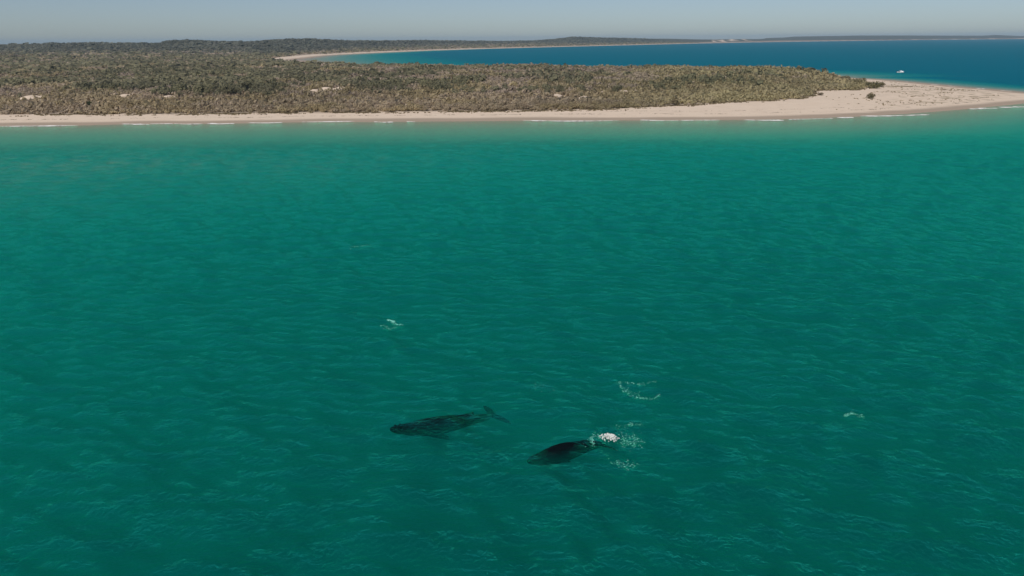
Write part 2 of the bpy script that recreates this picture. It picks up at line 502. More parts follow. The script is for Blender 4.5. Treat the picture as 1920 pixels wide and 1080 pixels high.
def make_whale(name, spine, Lw, mat, girth=1.0, pec=(0.5, 0.5), fluke_roll=0.0, voxel=0.075):
    prof = [(0.0, .012, .010, .012), (.02, .030, .020, .026), (.06, .046, .030, .045), (.11, .058, .040, .064), (.17, .070, .052, .084), (.24, .086, .070, .098), (.32, .098, .086, .104),
            (.40, .101, .092, .100), (.48, .096, .088, .090), (.56, .083, .078, .076), (.64, .066, .066, .062), (.72, .049, .054, .050), (.80, .035, .044, .040), (.88, .024, .035, .031), (.95, .018, .026, .022), (1.0, .014, .016, .014)]
    def frame(t):
        p = catmull(spine, t)
        a = catmull(spine, max(0, t - 0.01)); c = catmull(spine, min(1, t + 0.01))
        T = (c - a).normalized()            # towards the tail
        S = T.cross(Vector((0, 0, 1))).normalized()
        U = S.cross(T).normalized()
        return p, T, S, U
    bm = bmesh.new()
    nseg = 28
    rings = []
    ts = np.linspace(0, 1, 60)
    pt = np.array(prof)
    for t in ts:
        p, T, S, U = frame(t)
        wdt, up, dn = (np.interp(t, pt[:, 0], pt[:, k]) * Lw * girth for k in (1, 2, 3))
        up += 0.016 * Lw * math.exp(-((t - 0.655) / 0.035) ** 2)      # hump under the dorsal fin
        r = []
        for k in range(nseg):
            a = 2 * math.pi * k / nseg
            cx, sx = math.cos(a), math.sin(a)
            ex = 0.85
            cx = math.copysign(abs(cx) ** ex, cx); sx = math.copysign(abs(sx) ** ex, sx)
            r.append(bm.verts.new(p + S * cx * wdt + U * (sx * (up if sx > 0 else dn))))
        rings.append(r)
    for i in range(len(rings) - 1):
        for k in range(nseg):
            bm.faces.new((rings[i][k], rings[i][(k + 1) % nseg], rings[i + 1][(k + 1) % nseg], rings[i + 1][k]))
    bm.faces.new(rings[0][::-1]); bm.faces.new(rings[-1])
    def fin(stations):
        """stations: (centre, half chord vector, half thickness vector)"""
        rr = []
        for c, hc, ht in stations:
            r = []
            for k in range(12):
                a = 2 * math.pi * k / 12
                r.append(bm.verts.new(c + hc * math.cos(a) + ht * math.sin(a)))
            rr.append(r)
        for i in range(len(rr) - 1):
            for k in range(12):
                bm.faces.new((rr[i][k], rr[i][(k + 1) % 12], rr[i + 1][(k + 1) % 12], rr[i + 1][k]))
        bm.faces.new(rr[0][::-1]); bm.faces.new(rr[-1])
    # flukes
    p, T, S, U = frame(0.985)
    q = Matrix.Rotation(fluke_roll, 3, T)
    S2, U2 = q @ S, q @ U
    for sgn in (-1, 1):
        st = []
        for u in np.linspace(0, 1, 12):
            span = 0.18 * Lw * u
            lead = -0.055 + 0.115 * u ** 1.5
            trail = 0.035 + 0.045 * u + 0.03 * math.sin(u * math.pi)
            ch = max((trail - lead) * Lw * 0.5, 0.012 * Lw)
            c = p + S2 * sgn * span + T * ((lead + trail) * 0.5 * Lw) - U2 * (0.012 * Lw * u * u)
            st.append((c, T * ch, U2 * (0.014 * Lw * (1 - 0.55 * u))))
        fin(st)
    # long flippers
    for sgn, dn in ((-1, pec[0]), (1, pec[1])):
        p, T, S, U = frame(0.29)
        st = []
        for u in np.linspace(0, 1, 12):
            o = S * sgn * (0.045 - 0.02 * u) * Lw * girth + T * (0.02 + 0.20 * u) * Lw - U * (0.06 + dn * 0.08 * u) * Lw
            ch = 0.036 * Lw * (0.75 + 0.5 * math.sin(min(1, u * 1.3) * 2.2)) * (1 - 0.62 * u ** 2)
            dirc = (T * 0.45 - S * sgn * 0.2 + U * 0.55).normalized()
            st.append((p + o, dirc * ch * 0.5, S * 0.012 * Lw))
        fin(st)
    # dorsal fin
    p, T, S, U = frame(0.66)
    st = []
    for u in np.linspace(0, 1, 6):
        st.append((p + U * (0.062 + 0.020 * u) * Lw + T * (0.030 * u ** 1.3) * Lw, T * 0.032 * Lw * (1 - 0.75 * u), S * 0.008 * Lw))
    fin(st)
    # blowholes' splash guard and knobs along the snout
    for t, off in ((0.05, 0.0), (0.09, 0.0), (0.13, 0.0), (0.06, .03), (0.06, -.03), (0.10, .04), (0.10, -.04), (0.15, 0.0), (0.16, 0.012)):
        p, T, S, U = frame(t)
        up = np.interp(t, pt[:, 0], pt[:, 2]) * Lw * girth
        bmesh.ops.create_icosphere(bm, subdivisions=1, radius=0.012 * Lw, matrix=Matrix.Translation(p + U * up * (1 - 150 * off * off) + S * off * Lw))
    bmesh.ops.recalc_face_normals(bm, faces=bm.faces)
    me = bpy.data.meshes.new(name)
    bm.to_mesh(me); bm.free()
    tmp = bpy.data.objects.new('whale_form', me); link(tmp)
    md = tmp.modifiers.new('remesh', 'REMESH'); md.mode = 'VOXEL'; md.voxel_size = voxel
    ms = tmp.modifiers.new('smooth', 'SMOOTH'); ms.factor = 0.5; ms.iterations = 4
    dg = bpy.context.evaluated_depsgraph_get()
    me2 = bpy.data.meshes.new_from_object(tmp.evaluated_get(dg))
    bpy.data.objects.remove(tmp)
    me2.name = name
    me2.polygons.foreach_set('use_smooth', np.ones(len(me2.polygons), bool))
    me2.materials.clear()
    return mesh_obj(name, me2, mat)

m, N, L, out = material('whale_skin')
tc = N('ShaderNodeTexCoord')
no = N('ShaderNodeTexNoise', Scale=0.9, Detail=6.0, Roughness=0.65)
L(tc.outputs['Object'], no.inputs['Vector'])
mr = N('ShaderNodeMapRange'); mr.inputs['From Min'].default_value = 0.62; mr.inputs['From Max'].default_value = 0.78
L(no.outputs['Fac'], mr.inputs['Value'])
mx = N('ShaderNodeMix', _data_type='RGBA')
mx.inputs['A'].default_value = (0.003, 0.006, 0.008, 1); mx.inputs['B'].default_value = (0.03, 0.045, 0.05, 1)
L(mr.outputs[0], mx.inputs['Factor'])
b = N('ShaderNodeBsdfPrincipled', Roughness=0.75)
b.inputs['Specular IOR Level'].default_value = 0.0
L(mx.outputs['Result'], b.inputs['Base Color'])
L(b.outputs[0], out.inputs['Surface'])
WHALE = m

def pts(lst):
    return [(*at(px, py, z), z) for px, py, z in lst]
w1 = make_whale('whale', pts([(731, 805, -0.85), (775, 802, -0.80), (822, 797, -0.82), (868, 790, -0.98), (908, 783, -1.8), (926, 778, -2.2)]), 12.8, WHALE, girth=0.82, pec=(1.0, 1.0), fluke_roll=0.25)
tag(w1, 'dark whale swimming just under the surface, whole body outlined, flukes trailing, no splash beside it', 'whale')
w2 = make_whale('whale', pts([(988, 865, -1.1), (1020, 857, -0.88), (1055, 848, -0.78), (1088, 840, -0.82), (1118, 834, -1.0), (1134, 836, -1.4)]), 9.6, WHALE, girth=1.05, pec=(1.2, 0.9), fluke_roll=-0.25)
tag(w2, 'smaller dark whale with its back at the surface, white splash beside its tail', 'whale')

# ------------------------------------------------------------------ foam
m, N, L, out = material('foam')
tc = N('ShaderNodeTexCoord')
no = N('ShaderNodeTexNoise', Scale=6.0, Detail=4.0)
L(tc.outputs['Object'], no.inputs['Vector'])
mx = N('ShaderNodeMix', _data_type='RGBA')
mx.inputs['A'].default_value = (0.45, 0.47, 0.46, 1); mx.inputs['B'].default_value = (0.74, 0.72, 0.70, 1)
L(no.outputs['Fac'], mx.inputs['Factor'])
b = N('ShaderNodeBsdfPrincipled', Roughness=0.7)
L(mx.outputs['Result'], b.inputs['Base Color'])
L(b.outputs[0], out.inputs['Surface'])
FOAM = m
m, N, L, out = material('bubbles')
b = N('ShaderNodeBsdfDiffuse', Color=(0.30, 0.80, 0.70, 1))
tr = N('ShaderNodeBsdfTransparent')
tc = N('ShaderNodeTexCoord')
no = N('ShaderNodeTexNoise', Scale=4.0, Detail=3.0)
L(tc.outputs['Object'], no.inputs['Vector'])
mr = N('ShaderNodeMapRange'); mr.inputs['From Min'].default_value = 0.35; mr.inputs['From Max'].default_value = 0.65
mr.inputs['To Min'].default_value = 0.25; mr.inputs['To Max'].default_value = 0.75
L(no.outputs['Fac'], mr.inputs['Value'])
mx = N('ShaderNodeMixShader')
L(mr.outputs[0], mx.inputs[0]); L(tr.outputs[0], mx.inputs[1]); L(b.outputs[0], mx.inputs[2])
L(mx.outputs[0], out.inputs['Surface'])
BUBBLES = m

def sea_z(x, y):
    x = np.array([x]); y = np.array([y])
    return float((wave_h(x, y) * sstep(-70, -150, sdist(x, y)))[0])

def foam_flecks(name, spots, label, seed):
    """spots: (x, y, size); small low blisters of bubbles lying on the water"""
    r = random.Random(seed)
    V, T = [], []
    xs = np.array([s[0] for s in spots]); ys = np.array([s[1] for s in spots])
    zs = wave_h(xs, ys) * sstep(-70, -150, sdist(xs, ys))
    for (x, y, s), z in zip(spots, zs):
        b0 = len(V)
        n = 6
        a0 = r.random() * 6.28
        el = r.uniform(1.0, 3.0); th = r.uniform(-0.5, 0.5)
        for k in range(n):
            a = a0 + 6.283 * k / n
            q = s * 0.42 * r.uniform(0.6, 1.2)
            ux, uy = q * math.cos(a) * el, q * math.sin(a)
            V.append((x + ux * math.cos(th) - uy * math.sin(th), y + ux * math.sin(th) + uy * math.cos(th), z - 0.02))
        V.append((x, y, z + 0.03 + 0.15 * s))
        for k in range(n):
            T.append((b0 + k, b0 + (k + 1) % n, b0 + n))
    o = mesh_obj(name, np_mesh(name, V, tris=T), BUBBLES)
    tag(o, label, 'foam', kind='stuff')
    return o

def along(poly, n, jit, smin, smax, r, dens=None):
    P = [Vector(at(*p)) for p in poly]
    out_ = []
    for i in range(n):
        t = r.random()
        q = catmull([(p.x, p.y, 0) for p in P], t)
        out_.append((q.x + r.gauss(0, jit), q.y + r.gauss(0, jit * 1.6), r.uniform(smin, smax)))
    return out_

r = random.Random(9)
sp = along([(1160, 718), (1175, 720), (1192, 722), (1210, 721), (1231, 713)], 70, 0.16, 0.03, 0.085, r)
sp += along([(1163, 722), (1172, 732), (1188, 742), (1205, 747), (1222, 746), (1238, 740)], 110, 0.15, 0.03, 0.10, r)
sp += along([(1170, 729), (1180, 733), (1200, 738)], 40, 0.3, 0.03, 0.07, r)
foam_flecks('foam', sp, 'ring of bubble foam on the water above the splashing whale', 1)
sp = along([(1105, 831), (1112, 822), (1124, 818), (1138, 822)], 80, 0.28, 0.03, 0.10, r)
sp += along([(1113, 833), (1109, 824), (1107, 826)], 25, 0.10, 0.05, 0.14, r)
sp += along([(1157, 822), (1172, 825), (1186, 829), (1196, 828)], 110, 0.45, 0.03, 0.11, r)
sp += along([(1160, 821), (1180, 820), (1200, 819)], 60, 0.35, 0.03, 0.09, r)
foam_flecks('foam', sp, 'streaks of foam trailing to the right of the white splash', 2)
sp = along([(1160, 806), (1170, 800), (1184, 797), (1200, 794)], 50, 0.3, 0.02, 0.07, r) + along([(1178, 797), (1184, 792), (1183, 798)], 20, 0.15, 0.04, 0.09, r)
foam_flecks('foam', sp, 'faint foam streak just above the white splash', 3)
sp = along([(1153, 866), (1163, 871), (1180, 875)], 55, 0.3, 0.03, 0.10, r) + along([(1185, 869), (1196, 868)], 14, 0.2, 0.03, 0.07, r)
foam_flecks('foam', sp, 'small foam patch below the splash, off the whale\'s tail', 4)
sp = along([(1585, 778), (1592, 775), (1601, 771)], 36, 0.10, 0.05, 0.12, r) + along([(1600, 771), (1606, 777), (1616, 780)], 40, 0.3, 0.03, 0.08, r)
foam_flecks('foam', sp, 'lone small foam patch on open water towards the right', 5)
sp = along([(728, 600), (734, 601), (738, 604)], 70, 0.12, 0.06, 0.20, r) + along([(738, 605), (746, 607), (757, 607)], 40, 0.12, 0.05, 0.14, r) + along([(716, 611), (726, 614), (737, 614)], 34, 0.2, 0.04, 0.12, r)
foam_flecks('foam', sp, 'small whitecap far above the larger whale', 6)
sp = along([(658, 466), (668, 463), (690, 461)], 34, 0.5, 0.05, 0.13, r)
foam_flecks('foam', sp, 'faint whitecap midway between the whales and the beach', 7)
sp = along([(1005, 724), (1016, 726), (1038, 732)], 26, 0.3, 0.02, 0.06, r)
foam_flecks('foam', sp, 'faint foam flecks left of the bubble ring', 8)

# the white burst of water: a ragged mound with thrown drops
def splash(px, py):
    cx, cy = at(px, py, 0.3)
    z0 = sea_z(cx, cy)
    r = random.Random(12)
    bm = bmesh.new()
    for i in range(170):
        a = r.random() * 6.28
        q = abs(r.gauss(0, 0.46))
        x = cx + q * math.cos(a) * 1.0 + 0.35 * r.uniform(-1, 1)
        y = cy + q * math.sin(a) * 0.8 - 0.45 * (x - cx)
        hgt = max(0.0, 0.62 - 0.55 * q) * r.uniform(0.5, 1.2)
        s = r.uniform(0.04, 0.125) * (1.15 - 0.4 * q)
        mm = Matrix.Translation((x, y, z0 + hgt * 0.9)) @ Matrix.Rotation(r.random() * 3, 4, 'Z') @ Matrix.Diagonal((r.uniform(0.9, 1.5), r.uniform(0.8, 1.2), r.uniform(0.6, 1.3), 1))
        bmesh.ops.create_icosphere(bm, subdivisions=1, radius=max(0.035, s), matrix=mm)
    for v in bm.verts:
        v.co += Vector((r.gauss(0, .03), r.gauss(0, .03), r.gauss(0, .03)))
    me = bpy.data.meshes.new('splash')
    bm.to_mesh(me); bm.free()
    o = mesh_obj('splash', me, FOAM)
    return tag(o, 'white burst of splashing water beside the tail of the smaller whale', 'splash', kind='stuff')
splash(1145, 818)

# breakers: low rolls of white water along the shore
m, N, L, out = material('surf')
b = N('ShaderNodeBsdfDiffuse', Color=(0.80, 0.78, 0.75, 1))
tr = N('ShaderNodeBsdfTransparent')
tc = N('ShaderNodeTexCoord')
no = N('ShaderNodeTexNoise', Scale=0.35, Detail=5.0, Roughness=0.7)
L(tc.outputs['Object'], no.inputs['Vector'])
mr = N('ShaderNodeMapRange'); mr.inputs['From Min'].default_value = 0.30; mr.inputs['From Max'].default_value = 0.52
L(no.outputs['Fac'], mr.inputs['Value'])
mx = N('ShaderNodeMixShader')
L(mr.outputs[0], mx.inputs[0]); L(tr.outputs[0], mx.inputs[1]); L(b.outputs[0], mx.inputs[2])
L(mx.outputs[0], out.inputs['Surface'])
SURF = m

def breaker(px_pts, width, label, seed, thick=0.18):
    r = random.Random(seed)
    P = [(*at(*p), 0) for p in px_pts]
    n = max(24, int(sum((Vector(P[i + 1]) - Vector(P[i])).length for i in range(len(P) - 1)) / 0.8))
    V, Q = [], []
    for i in range(n + 1):
        t = i / n
        c = catmull(P, t); d = catmull(P, min(1, t + 0.01)) - catmull(P, max(0, t - 0.01))
        nrm = Vector((-d.y, d.x, 0)).normalized()
        env = min(1, t * 8, (1 - t) * 8) ** 0.6
        nz = float(fbm(np.array([c.x / 5.0]), np.array([seed * 7.7]), 3, 5)[0])
        wd = width * 1.35 * env * max(0.03, (nz - 0.30) * 2.8)
        off = 1.4 * (float(fbm(np.array([c.x / 9.0]), np.array([seed * 3.1]), 2, 6)[0]) - 0.5)
        for k in range(5):
            u = k / 4 * 2 - 1
            V.append(tuple(c + nrm * (off + u * wd + r.gauss(0, 0.10) * wd) + Vector((0, 0, 0.03 + thick * env * (1 - u * u) * (0.4 + nz)))))
    me = np_mesh('breaking_wave', V, grid_quads(n + 1, 5))
    o = mesh_obj('breaking_wave', me, SURF)
    return tag(o, label, 'breaking wave', kind='stuff')
B = [([(-60, 237.5), (20, 236.8), (75, 236.2)], 1.1, 'thin white breaker at the far left end of the beach'),
     ([(48, 236.6), (100, 236.0), (148, 235.2)], 1.5, 'white breaker along the left end of the beach, second from the left'),
     ([(228, 232.4), (255, 233.0), (282, 233.2)], 1.2, 'short white breaker on the beach, third from the left'),
     ([(280, 232.6), (300, 232.4), (324, 232.0)], 1.0, 'short white breaker on the beach, fourth from the left'),
     ([(325, 232.0), (350, 232.9), (380, 232.2)], 1.6, 'white breaker on the beach, fifth from the left'),
     ([(390, 231.6), (412, 232.4), (440, 231.6)], 1.5, 'white breaker on the beach, sixth from the left'),
     ([(465, 230.4), (500, 230.8), (530, 229.6)], 0.6, 'thin white breaker below the scrub left of centre'),
     ([(566, 228.8), (610, 228.4), (668, 227.6)], 1.2, 'long white breaker on the beach left of centre'),
     ([(702, 228.4), (720, 229.4), (738, 228.8)], 1.4, 'short bright breaker left of the picture\'s middle'),
     ([(762, 228.0), (778, 228.6)], 1.0, 'tiny breaker just left of the picture\'s middle'),
     ([(980, 225.6), (1030, 226.8), (1090, 227.2), (1160, 225.8)], 1.2, 'long thin breaker on the beach right of the middle'),
     ([(1200, 225.0), (1240, 226.0), (1300, 225.8), (1350, 225.2)], 0.8, 'thin breaker below the lone front bush'),
     ([(1395, 224.8), (1430, 225.6), (1470, 225.4)], 1.5, 'bright breaker on the beach below the spit\'s scrub'),
     ([(1478, 224.0), (1520, 223.2), (1562, 221.8)], 1.2, 'breaker along the right part of the beach'),
     ([(1570, 221.0), (1600, 220.2)], 1.2, 'short breaker along the right part of the beach'),
     ([(1612, 217.6), (1660, 217.4), (1700, 216.4), (1742, 215.0)], 1.6, 'long bright breaker on the shallows below the spit'),
     ([(1820, 204.6), (1845, 203.6), (1870, 203.0)], 1.8, 'small breaker over the shoal near the right edge'),
     ([(1876, 202.0), (1895, 201.0), (1912, 202.0)], 2.2, 'bright breaker over the shoal near the right edge'),
     ([(1898, 200.0), (1920, 200.6), (1960, 200.0)], 2.0, 'breaker over the shoal at the right edge'),
     ([(1836, 203.0), (1850, 202.4)], 1.4, 'tiny breaker over the shoal'),
     ([(1694, 153.6), (1702, 154.2)], 3.0, 'breaker on the bay side of the spit, nearest the scrub'),
     ([(1710, 156.0), (1722, 156.8)], 2.0, 'thin breaker on the bay side, second from the scrub'),
     ([(1745, 158.2), (1760, 159.4)], 3.0, 'bright breaker on the bay side, third from the scrub'),
     ([(1778, 161.0), (1792, 162.4)], 2.4, 'breaker on the bay side, fourth from the scrub'),
     ([(1830, 165.6), (1846, 166.8)], 2.6, 'breaker on the bay side, fifth from the scrub'),
     ([(1876, 169.6), (1896, 171.2)], 2.6, 'breaker on the bay side nearest the right edge')]
for i, (pp, wd, lb) in enumerate(B):
    breaker(pp, wd, lb, i + 3)

# ------------------------------------------------------------------ boat
WHITE = simple('boat_gelcoat', (0.80, 0.81, 0.82), 0.25, 0.5, var=0.03)
DARKG = simple('boat_dark_glass', (0.03, 0.035, 0.045), 0.1, 0.6)
NAVY = simple('boat_canvas', (0.05, 0.06, 0.10), 0.8)
STEEL = simple('boat_rail', (0.6, 0.6, 0.6), 0.3, metal=1.0)
BLACK = simple('outboard_black', (0.03, 0.03, 0.03), 0.4)
bxy = at(1688, 136)
boat = bpy.data.objects.new('motor_boat', None); link(boat)
boat.location = (bxy[0], bxy[1], 0)
boat.rotation_euler = (0, 0, math.radians(-8))
tag(boat, 'small white motor boat anchored on the blue bay', 'boat')
def loft(name, secs, mat, parent, cap=True):
    bm = bmesh.new()
    rr = [[bm.verts.new(v) for v in s] for s in secs]
    n = len(rr[0])
    for i in range(len(rr) - 1):
        for k in range(n):
            bm.faces.new((rr[i][k], rr[i][(k + 1) % n], rr[i + 1][(k + 1) % n], rr[i + 1][k]))
    if cap:
        bm.faces.new(rr[0][::-1]); bm.faces.new(rr[-1])
    bmesh.ops.recalc_face_normals(bm, faces=bm.faces)
    me = bpy.data.meshes.new(name); bm.to_mesh(me); bm.free()
    return mesh_obj(name, me, mat, parent)
def box(name, x0, x1, y0, y1, z0, z1, mat, parent, taper=0.0):
    s0 = [(x0, y0, z0), (x1, y0, z0), (x1, y1, z0), (x0, y1, z0)]
    s1 = [(x0 + taper, y0 + taper * .5, z1), (x1 - taper, y0 + taper * .5, z1), (x1 - taper, y1 - taper * .5, z1), (x0 + taper, y1 - taper * .5, z1)]
    return loft(name, [s0, s1], mat, parent)
secs = []
for t in np.linspace(0, 1, 14):
    x = -4.1 + 8.2 * t
    hw = 1.35 * (1 - max(0, (t - 0.45) / 0.55) ** 2.3) + 0.03
    sheer = 1.05 + 0.5 * t ** 2
    keel = -0.45 + 0.9 * max(0, (t - 0.7) / 0.3) ** 2
    secs.append([(x, -hw, sheer), (x, -hw * 0.86, 0.15), (x, 0, keel), (x, hw * 0.86, 0.15), (x, hw, sheer), (x, hw * 0.9, sheer - 0.06), (x, 0, sheer - 0.1), (x, -hw * 0.9, sheer - 0.06)])
hull = loft('hull', secs, WHITE, boat)
cab = box('cabin', -0.4, 1.9, -0.95, 0.95, 1.0, 2.15, WHITE, boat, 0.25)
box('windscreen', 1.35, 1.80, -0.85, 0.85, 1.55, 2.05, DARKG, cab, 0.12)
box('roof', -1.6, 1.75, -1.05, 1.05, 2.30, 2.42, WHITE, boat, 0.05)
for sx in (-1.5, 1.45):
    for sy in (-0.95, 0.95):
        box('roof_post', sx - .04, sx + .04, sy - .04, sy + .04, 1.0, 2.30, STEEL, boat)
box('aft_canvas', -2.6, -0.9, -1.0, 1.0, 1.62, 2.02, NAVY, boat, 0.1)
ob = box('outboard_motor', -4.75, -4.2, -0.3, 0.3, 0.55, 1.55, BLACK, boat, 0.08)
box('motor_leg', -4.6, -4.35, -0.08, 0.08, -0.4, 0.56, BLACK, ob)
for sy in (-1, 1):
    secs = []
    for t in np.linspace(0, 1, 8):
        x = 1.6 + 2.3 * t; y = sy * (1.2 * (1 - t ** 2.2) + 0.03); z = 2.0 + 0.15 * t
        secs.append([(x, y - .025, z), (x, y + .025, z), (x, y, z + .05)])
    loft('bow_rail', secs, STEEL, boat)

# ------------------------------------------------------------------ scrub and trees
def foliage_mat(name, col, use_attr, trans=0.48):
    m, N, L, out = material(name)
    if use_attr:
        src = N('ShaderNodeAttribute', _attribute_name='tint').outputs['Color']
    else:
        src = N('ShaderNodeObjectInfo').outputs['Color']
    geo = N('ShaderNodeNewGeometry')
    no = N('ShaderNodeTexNoise', Scale=0.8, Detail=2.0)
    L(geo.outputs['Position'], no.inputs['Vector'])
    mr = N('ShaderNodeMapRange'); mr.inputs['To Min'].default_value = 0.85; mr.inputs['To Max'].default_value = 1.15
    L(no.outputs['Fac'], mr.inputs['Value'])
    mx = N('ShaderNodeVectorMath', _operation='SCALE')
    L(src, mx.inputs[0]); L(mr.outputs[0], mx.inputs['Scale'])
    d = N('ShaderNodeBsdfDiffuse'); t = N('ShaderNodeBsdfTranslucent')
    L(mx.outputs[0], d.inputs['Color']); L(mx.outputs[0], t.inputs['Color'])
    s = N('ShaderNodeMixShader'); s.inputs[0].default_value = trans
    L(d.outputs[0], s.inputs[1]); L(t.outputs[0], s.inputs[2])
    L(s.outputs[0], out.inputs['Surface'])
    return m
FOL_STUFF = foliage_mat('scrub_foliage', None, True)
FOL_OBJ = foliage_mat('crown_foliage', None, False)
BARK = simple('grey_bark', (0.20, 0.165, 0.135), 0.9, 0.1, var=0.3)

COL = {'shrub': (0.36, 0.305, 0.175), 'dry': (0.43, 0.35, 0.30), 'green': (0.20, 0.205, 0.125), 'hill': (0.175, 0.180, 0.145), 'tan': (0.41, 0.32, 0.21)}

def crown_quads(n, rng, size, kind, lobes=5):
    """leaf sprays in a unit-radius, unit-height crown: n quads as (n,4,3)"""
    low = kind != 'green'
    cs = [(0, 0, 0.42, 0.85)] if low else [(0, 0, 0.55, 0.8)]
    for i in range(lobes):
        a = rng.uniform(0, 6.28); q = rng.uniform(0.25, 0.6)
        cs.append((q * math.cos(a), q * math.sin(a), rng.uniform(0.15, 0.62) if low else rng.uniform(0.25, 0.72), rng.uniform(0.35, 0.55)))
    Q = np.zeros((n, 4, 3))
    for i in range(n):
        cx, cy, cz, cr = cs[rng.randint(len(cs))]
        v = rng.normal(size=3); v[2] = v[2] if (kind != 'green' and rng.uniform() < 0.45) else abs(v[2]) * 0.9 - 0.35; v /= np.linalg.norm(v)
        rr = cr * rng.uniform(0.75, 1.05)
        p = np.array([cx, cy, cz]) + v * rr * np.array([1, 1, 0.55])
        p[2] = max(p[2], rng.uniform(0.02, 0.12))
        nrm = v * 0.6 + rng.normal(size=3) * 0.35
        if kind in ('dry', 'shrub'):
            nrm = v * 0.5 + rng.normal(size=3) * 0.40
        nrm[2] += 0.6
        nrm /= np.linalg.norm(nrm)
        t1 = np.cross(nrm, [0, 0, 1.0]); t1 /= (np.linalg.norm(t1) + 1e-6)
        t2 = np.cross(nrm, t1)
        if kind in ('dry', 'shrub'):
            a, b_ = size * rng.uniform(0.7, 1.1), size * rng.uniform(0.8, 1.3)
        else:
            a, b_ = size * rng.uniform(0.8, 1.2), size * rng.uniform(0.7, 1.1)
        k = rng.uniform(0.5, 1.0, 4)
        Q[i] = [p - t1 * a * k[0] - t2 * b_ * 0.6, p + t1 * a * k[1] - t2 * b_ * 0.5 * k[0], p + t1 * a * k[2] * 0.6 + t2 * b_, p - t1 * a * k[3] + t2 * b_ * 0.5]
    return Q

rng = np.random.RandomState(77)
def grid_pts(r0, r1, sp, azl=0.68):
    """jittered points of a ground lattice within a ring sector"""
    xs = np.arange(-r1, r1, sp); ys = np.arange(0, r1, sp)
    X, Y = np.meshgrid(xs, ys)
    X = X + rng.uniform(-.48, .48, X.shape) * sp; Y = Y + rng.uniform(-.48, .48, Y.shape) * sp
    d = np.hypot(X, Y); a = np.arctan2(X, Y)
    k = (d >= r0) & (d < r1) & (np.abs(a) < azl)
    return X[k], Y[k]

def classify(x, y, s):
    """probability field of each kind of plant"""
    d = np.hypot(x, y); a = np.arctan2(x, y)
    edge = y - np.interp(x, EDGE_X, EDGE_Y, right=1e6)
    n = fbm(x / 45, y / 80, 3, 101); n2 = fbm(x / 28, y / 50, 3, 102); n3 = fbm(x / 70, y / 110, 2, 103)
    left = 1 - sstep(-0.30, 0.05, a)
    right = sstep(0.10, 0.30, a)
    green = sstep(0.53, 0.63, n + 0.085 * left) * (0.20 + 0.27 * left) * sstep(60, 120, edge)
    green = np.where(d > 1500, 0.05 + 0.4 * n2, green)
    sh = sstep(0.44, 0.58, n2 + 0.25 * right - 0.06) * 0.85 + 0.08
    sh = np.where(edge < 75, np.maximum(sh, 0.55), sh)
    u = rng.uniform(size=x.shape)
    k = np.where(u < green * 0.9, 2, np.where(rng.uniform(size=x.shape) < sh, 0, 1))
    return k, edge, n3, left, right

